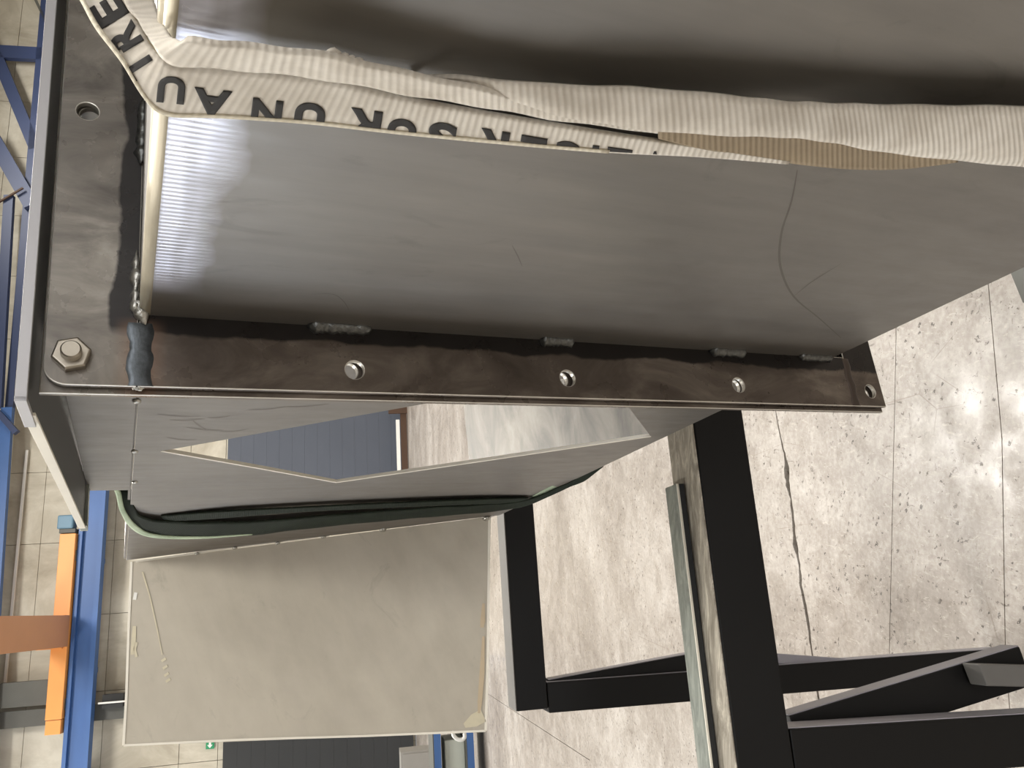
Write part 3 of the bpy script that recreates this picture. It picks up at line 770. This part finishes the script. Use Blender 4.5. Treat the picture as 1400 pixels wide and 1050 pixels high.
wn = empty('fill_panel', Matrix.Translation(rm(2,-15.95,1.0)), None, None); wn['kind'] = 'structure'  # unseen glowing panel with frame, added to brighten camera-facing steel
for i in range(7):
    box('pane', RY*.05+RX*(i*2.6-7+.06)+Vector((0,0,.05)), RX*2.48, Vector((0,0,5.4)), RY*.03, FILLGLOW, wn)
for i in range(8):
    box('pane_frame', RY*.02+RX*(i*2.6-7-.05), RX*.1, Vector((0,0,5.5)), RY*.12, NAVY, wn)

# things on / before the back wall -----------------------------------------
Z = Vector((0,0,1))
def wbox(name, s0, s1, z0, z1, dep, mat, t_off=.0, parent=None, bevel=0, org=None):
    """box standing before the back wall; org = empty location when it is a part"""
    o = rm(s0, TW-.02-t_off-dep, z0)
    if org is not None: o = o-org
    return box(name, o, RX*(s1-s0), RY*dep, Z*(z1-z0), mat, parent, bevel)
# doors
o = rm(7.6,TW-.2,0); dr = empty('door_1', Matrix.Translation(o), None, None); dr['kind']='structure'
for i in range(14):
    wbox('door_slat', 4.75, 10.6, .15+i*.54, .15+(i+1)*.54-.004, .10, DOORG, .05, dr, 0, o)
wbox('door_frame', 4.5, 4.75, 0, 7.9, .2, GREYD, .0, dr, 0, o); wbox('door_frame', 10.6, 10.85, 0, 7.9, .2, GREYD, .0, dr, 0, o)
o = rm(-5,TW-.2,0); dr = empty('door_2', Matrix.Translation(o), None, None); dr['kind']='structure'
for i in range(14):
    wbox('door_slat', -8.5, -2.2, .12+i*.533, .12+(i+1)*.533-.004, .10, DOORB, .05, dr, 0, o)
# barrier in front of the slate door
o = rm(7.0,TW-1.2,0); bar = empty('barrier', Matrix.Translation(o), 'brown barrier rail with white strip before the slate blue door', 'barrier')
wbox('rail', 4.6, 9.4, -.22+.25, .30, .1, BROWN, 1.0, bar, 0, o)
wbox('white_strip', 4.6, 8.1, .34, .50, .06, WHITE, 1.0, bar, 0, o)
wbox('post', 8.35, 8.62, 0.0, .82, .12, BROWN, 1.12, bar, 0, o)
# exit sign
o = rm(-4.64,TW-.1,7.9); sg = empty('exit_sign', Matrix.Translation(o), 'small green sign with a white arrow on the back wall above the black door', 'sign')
wbox('sign_panel', -4.80, -4.48, 7.93, 8.24, .06, SIGNG, .0, sg, 0, o)
yy = TW-.02-.075
prism('arrow', [rm(a,yy,z)-o for a,z in ((-4.53,8.125),(-4.65,8.125),(-4.65,8.19),(-4.765,8.085),(-4.65,7.98),(-4.65,8.045),(-4.53,8.045))], RY, .013, WHITE, sg)

# runway beam (I section), blue
o = rm(0,TW-1.4,12.1); rb = empty('crane_runway_beam', Matrix.Translation(o), 'long blue crane runway beam running along the back wall', 'beam')
wbox('web', -12, 36.8, 12.35, 13.02, .14, BLUE, .85, rb, 0, o)
wbox('flange', -12, 36.8, 12.22, 12.40, .45, BLUE, .7, rb, 0, o)
wbox('flange', -12, 36.8, 12.98, 13.12, .45, BLUE, .7, rb, 0, o)
for i in range(11):
    wbox('bracket', -10+i*4.2, -9.8+i*4.2, 12.4, 13.0, .69, BLUE, .0, rb, 0, o)
# crane: end carriage and bridge girder
o = rm(0,TW-1.4,13.2); ct = empty('overhead_crane', Matrix.Translation(o), 'orange overhead crane carriage and girder on the blue runway beam', 'crane')
wbox('end_carriage', -3.1, 3.75, 13.16, 13.74, .6, ORANGE, .75, ct, .02, o)
wbox('end_cap', -3.62, -3.12, 13.18, 13.72, .56, ORANGE, .77, ct, .02, o)
wbox('end_cap', 3.78, 3.95, 13.2, 13.8, .5, GREYD, .8, ct, .02, o)
for s_ in (-2.6, 2.9): wbox('wheel_housing', s_-.2, s_+.2, 13.13, 13.30, .3, GREYD, .9, ct, 0, o)
box('bridge_girder', rm(-.42,TW-1.35,13.22)-o, RX*.95, RY*-30, Z*1.05, SHADEORANGE, ct, .02)
box('girder_flange', rm(-.52,TW-1.35,13.16)-o, RX*1.15, RY*-30, Z*.06, SHADEORANGE, ct)
for s_ in (-.55,.62): wbox('gusset', s_-.03, s_+.03, 13.3, 14.2, .5, ORANGE, 1.0, ct, 0, o)
mt = wbox('drive_motor', 3.95, 4.5, 13.3, 13.9, .5, mat_plain('teal motor paint', srgb('5f7f92'), .5, 0, .1, 2), .8, ct, .06, o)

# roof truss on the right part of the back wall
o = rm(18,TW-1,16); tr = empty('roof_truss', Matrix.Translation(o), 'dark blue lattice truss high on the back wall beside the crane', 'truss')
def wbar(name, a, b, w, mat, toff=.5, dep=.25, parent=tr, org=o):
    a2, b2 = Vector(a), Vector(b); d_ = (b2-a2); nn = Vector((-d_.y, d_.x)).normalized()*w/2
    pts = [a2+nn, b2+nn, b2-nn, a2-nn]
    return prism(name, [rm(p.x, TW-.02-toff-dep, p.y)-org for p in pts], RY, dep, mat, parent)
wbar('lower_chord', (-8,16.05), (29.5,16.55), .30, NAVY)
wbar('chord', (-12,15.55), (9.0,16.2), .42, BLUE, .9)
wbar('chord', (9.0,16.6), (18.6,17.0), .38, NAVY, .9)
wbar('post', (26.2,16.2), (26.2,20.5), .66, NAVY)
wbar('diagonal', (25.9,18.3), (21.2,16.3), .50, NAVY)
wbar('diagonal', (25.9,18.3), (29.6,20.6), .50, NAVY)
wbar('diagonal', (21.9,18.2), (18.2,16.1), .62, NAVY, .8)
wbar('tie_rod', (29.3,17.0), (27.6,16.2), .12, GREYD)
wbar('curved_tube', (9.5,17.2), (8.6,16.3), .22, NAVY, 1.1)
wbar('curved_tube', (8.6,16.3), (7.9,15.7), .22, NAVY, 1.1)
wbar('cable', (18.1,17.4), (18.9,16.4), .07, BROWN, 1.2, .08)
cp = top(mesh('conduit', *boxv(rm(-2.6,TW-.2,15.62), RX*10, RY*.1, Z*.09), WHITE)); tag(cp, 'thin pale conduit running under the blue chord on the back wall', 'pipe')
# building column with cable tray
o = rm(-3.05,TW-.5,0); cl = empty('wall_column', Matrix.Translation(o), 'dark grey steel column up the back wall left of the crane', 'column')
wbox('column_flange', -3.35, -2.75, 8.2, 20.9, .05, GREYD, .40, cl, 0, o); wbox('column_web', -3.09, -3.01, 8.2, 20.9, .3, GREYD, .1, cl, 0, o)
wbox('cleat', -2.9, -2.4, 11.2, 11.95, .3, DOORB, .5, cl, 0, o)
wbox('cleat', -2.72, -2.66, 11.1, 12.05, .1, WHITE, .85, cl, 0, o)
box('tray', rm(-2.6,TW-.7,13.95)-o, RX*.9, RY*.4, Z*1.7, GREYD, cl)

# cabinet and rack against the far left
def gbox(name, s, t, z, ds, dt, dz, mat, parent=None, org=None, bevel=0):
    p = rm(s,t,z); p = p-org if org is not None else p
    return box(name, p, RX*ds, RY*dt, Z*dz, mat, parent, bevel)
o = rm(-4.9,26,0); cb = empty('cabinet', Matrix.Translation(o), 'plain grey cabinet standing between the black door and the blue rack', 'cabinet')
gbox('body', -5.6, 26, 0, 1.5, .9, 1.05, CABM, cb, o, .01); gbox('door', -5.55, 25.97, .08, .68, .03, .9, CABM, cb, o, .004); gbox('door', -4.84, 25.97, .08, .68, .03, .9, CABM, cb, o, .004)
o = rm(-3.0,16,0); rk = empty('storage_rack', Matrix.Translation(o), 'blue steel storage rack low behind the pale wing of the duct', 'rack')
for s_ in (-5.2,-1.05):
    for t_ in (15.2,16.2): gbox('upright', s_, t_, 0, .09, .09, 1.15, BLUE, rk, o)
for z_ in (.20,.78):
    for t_ in (15.18,16.22): gbox('beam', -5.2, t_, z_, 4.2, .06, .12, BLUE, rk, o)
for z_ in (.33,.91): gbox('shelf', -5.2, 15.2, z_-.01, 4.2, 1.05, .02, GREYD, rk, o)
for i,(s_,w_,m_,lb) in enumerate(((-4.9,.7,CREAMB,'pale crate on the rack, farthest left'),(-4.0,.6,GREYD,'dark crate on the lower shelf of the rack'),(-3.2,.9,CREAMB,'pale wide crate in the middle of the blue rack'),(-2.1,.8,DOORB,'black crate at the right end of the blue rack'))):
    v, f_ = boxv(rm(s_,15.35,.342), RX*w_, RY*.7, Z*.36)
    c_ = mesh('crate', v, f_, m_, None, .02); top(c_); tag(c_, lb, 'crate')

# small white hook clipped under the wing
hk = []
n = 14
pts = [onplane(p, A1, N) + N*.004 for p in ((619,999),(620,1006),(625,1011),(631,1012),(635,1009),(635,1003),(634,999))]
def tube(name, pts, rad, mat, parent=None, m=8, k=4):
    rows = smooth_rows([tuple(p) for p in pts], k); P_ = [Vector(p) for p in rows]; v=[]; f=[]
    for i, p in enumerate(P_):
        t = (P_[min(i+1,len(P_)-1)]-P_[max(i-1,0)]).normalized(); a = t.orthogonal().normalized() if i==0 else (a - t*a.dot(t)).normalized(); b = t.cross(a)
        for j in range(m): v.append(p + (a*math.cos(2*math.pi*j/m)+b*math.sin(2*math.pi*j/m))*rad)
    for i in range(len(P_)-1):
        for j in range(m): f.append((i*m+j, i*m+(j+1)%m, (i+1)*m+(j+1)%m, (i+1)*m+j))
    f += [tuple(range(m-1,-1,-1)), tuple((len(P_)-1)*m+j for j in range(m))]
    return mesh(name, v, f, mat, parent, smooth=True)
o = tube('wire_hook', [DUCT @ LV(p) for p in pts], .0045, WHITE); top(o); tag(o, 'small white hook hanging on the outer edge of the pale wing', 'hook')

# ------------------------------------------------------------------ black steel stand
def at_t(px, t):
    """point of the sight line in the upright plane at room depth t"""
    r = ray(*px); w = Vector((r.dot(XV), r.dot(YV), -r.dot(DOWN))); k_ = t/w.dot(RY); P = w*k_; return P.dot(RX), HC+P.z
o = rm(-.4,2.0,0); st = empty('steel_stand', Matrix.Translation(o), 'black welded box section stand under the duct on the concrete floor', 'stand')
def sbox(name, s, t, z, ds, dt, dz, mat, bevel=.003, parent=st):
    return box(name, rm(s,t,z)-o, RX*ds, RY*dt, Z*dz, mat, parent, bevel)
# near rail
TB, ZB = 1.388, 1.48
sbox('rail', -1.25, TB, ZB-.105, 1.72, .13, .103, BLACK)
sbox('rail_cap', -1.25, TB+.002, ZB-.002, 1.72, .126, .003, RAW, .0008)
# far rail
TA, ZA = 2.46, 1.662
s0, _ = at_t((727,971), TA)
sbox('rail', s0, TA, ZA-.095, 1.62, .13, .093, BLACK)
sbox('rail_cap', s0, TA+.002, ZA-.002, 1.62, .126, .003, CAPM, .0008)
# uprights
def mleg(t, pa, pb, wid, dep, ztop):
    a = Vector(at_t(pa, t)); b = Vector(at_t(pb, t)); d_ = (b-a)/(b.y-a.y)
    tp = a + d_*(ztop-a.y); ft = a - d_*a.y; e = Vector((-wid,0))
    prism('leg', [rm(p.x, t, p.y)-o for p in (tp, ft, ft+e, tp+e)], RY, dep, BLACK, st, .003)
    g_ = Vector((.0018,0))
    prism('lit_leg_face', [rm(p.x, t+.004, p.y)-o for p in (tp+g_, ft+g_, ft+g_*.1, tp+g_*.1)], RY, dep-.008, LITGREY, st)
mleg(TA+.002, (750,933), (1370,887), .085, .088, ZA-.097)
mleg(TB+.002, (1092,996), (1400,977), .088, .072, ZB-.107)
sB, _ = at_t((1092,992), TB); sB2, _ = at_t((1092,1058), TB)
sbox('leg', s0+1.50, TA+.002, 0.0, .088, .088, ZA-.097, BLACK)
def brace(name, pa, pb, t, wid, dep, mat, face=None, off=0.):
    """brace in the upright plane at depth t; pa, pb measured ends of its right-hand edge"""
    a = Vector(at_t(pa, t)); b = Vector(at_t(pb, t)); d_ = (b-a).normalized(); nn = Vector((-d_.y, d_.x))
    if nn.x > 0: nn = -nn
    P_ = [a, b, b+nn*wid, a+nn*wid]
    prism(name, [rm(p.x, t, p.y)-o for p in P_], RY, dep, mat, st, .002)
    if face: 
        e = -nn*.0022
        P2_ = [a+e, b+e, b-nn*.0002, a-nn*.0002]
        prism('lit_brace_face', [rm(p.x, t+.003, p.y)-o for p in P2_], RY, dep-.006, face, st)
brace('brace', (1080,979), (1394,884), TB+.08, .075, .05, BLACK, LITGREY)
brace('brace', (750,930), (1010,882), TA+.02, .05, .06, BLACK, LITGREY)
brace('brace', (1000,889), (1180,902), TA+.02, .03, .05, LITGREY, None)
# short rail coming in from the lower right corner
a_ = at_t((1338,908), TB+.03); b_ = at_t((1500,912), TB+.03)
pp = [Vector(a_), Vector(b_), Vector(b_)+Vector((-.040,0)), Vector(at_t((1350,938), TB+.03))]
prism('cross_rail', [rm(p.x, TB+.03, p.y)-o for p in pp], RY, .045, CAPM, st, .002)

def at_f(px):
    r = ray(*px); w = Vector((r.dot(XV), r.dot(YV), -r.dot(DOWN))); P = w*(HC/-w.z); return P.x, P.y
prism('foot_plate', [Vector((*at_f(p), .001))-o for p in ((1384,368),(1403,414),(1470,404),(1450,345))], (0,0,1), .012, GREYD, st, .001)
# angle iron lying on the near rail
a0 = at_t((930,664), TB+.10)
s1 = a0[0]
o2 = rm(-.4, TB+.08, ZB+.0015); ai = empty('angle_iron', Matrix.Translation(o2), 'loose greenish grey angle iron lying along the top of the near black rail', 'angle iron')
def abox(name, s, t, z, ds, dt, dz, mat): return box(name, rm(s,t,z)-o2, RX*ds, RY*dt, Z*dz, mat, ai, .0008)
abox('top_leg', -1.2, TB+.070, ZB+.014, s1+1.2, .058, .005, GREEN)
abox('side_leg', -1.2, TB+.072, ZB+.0015, s1+1.2, .006, .0123, DOORB)  # dark colour stands in for shade under the top leg
abox('lip_edge', -1.2, TB+.0665, ZB+.0143, s1+1.2, .0033, .0046, EDGE)
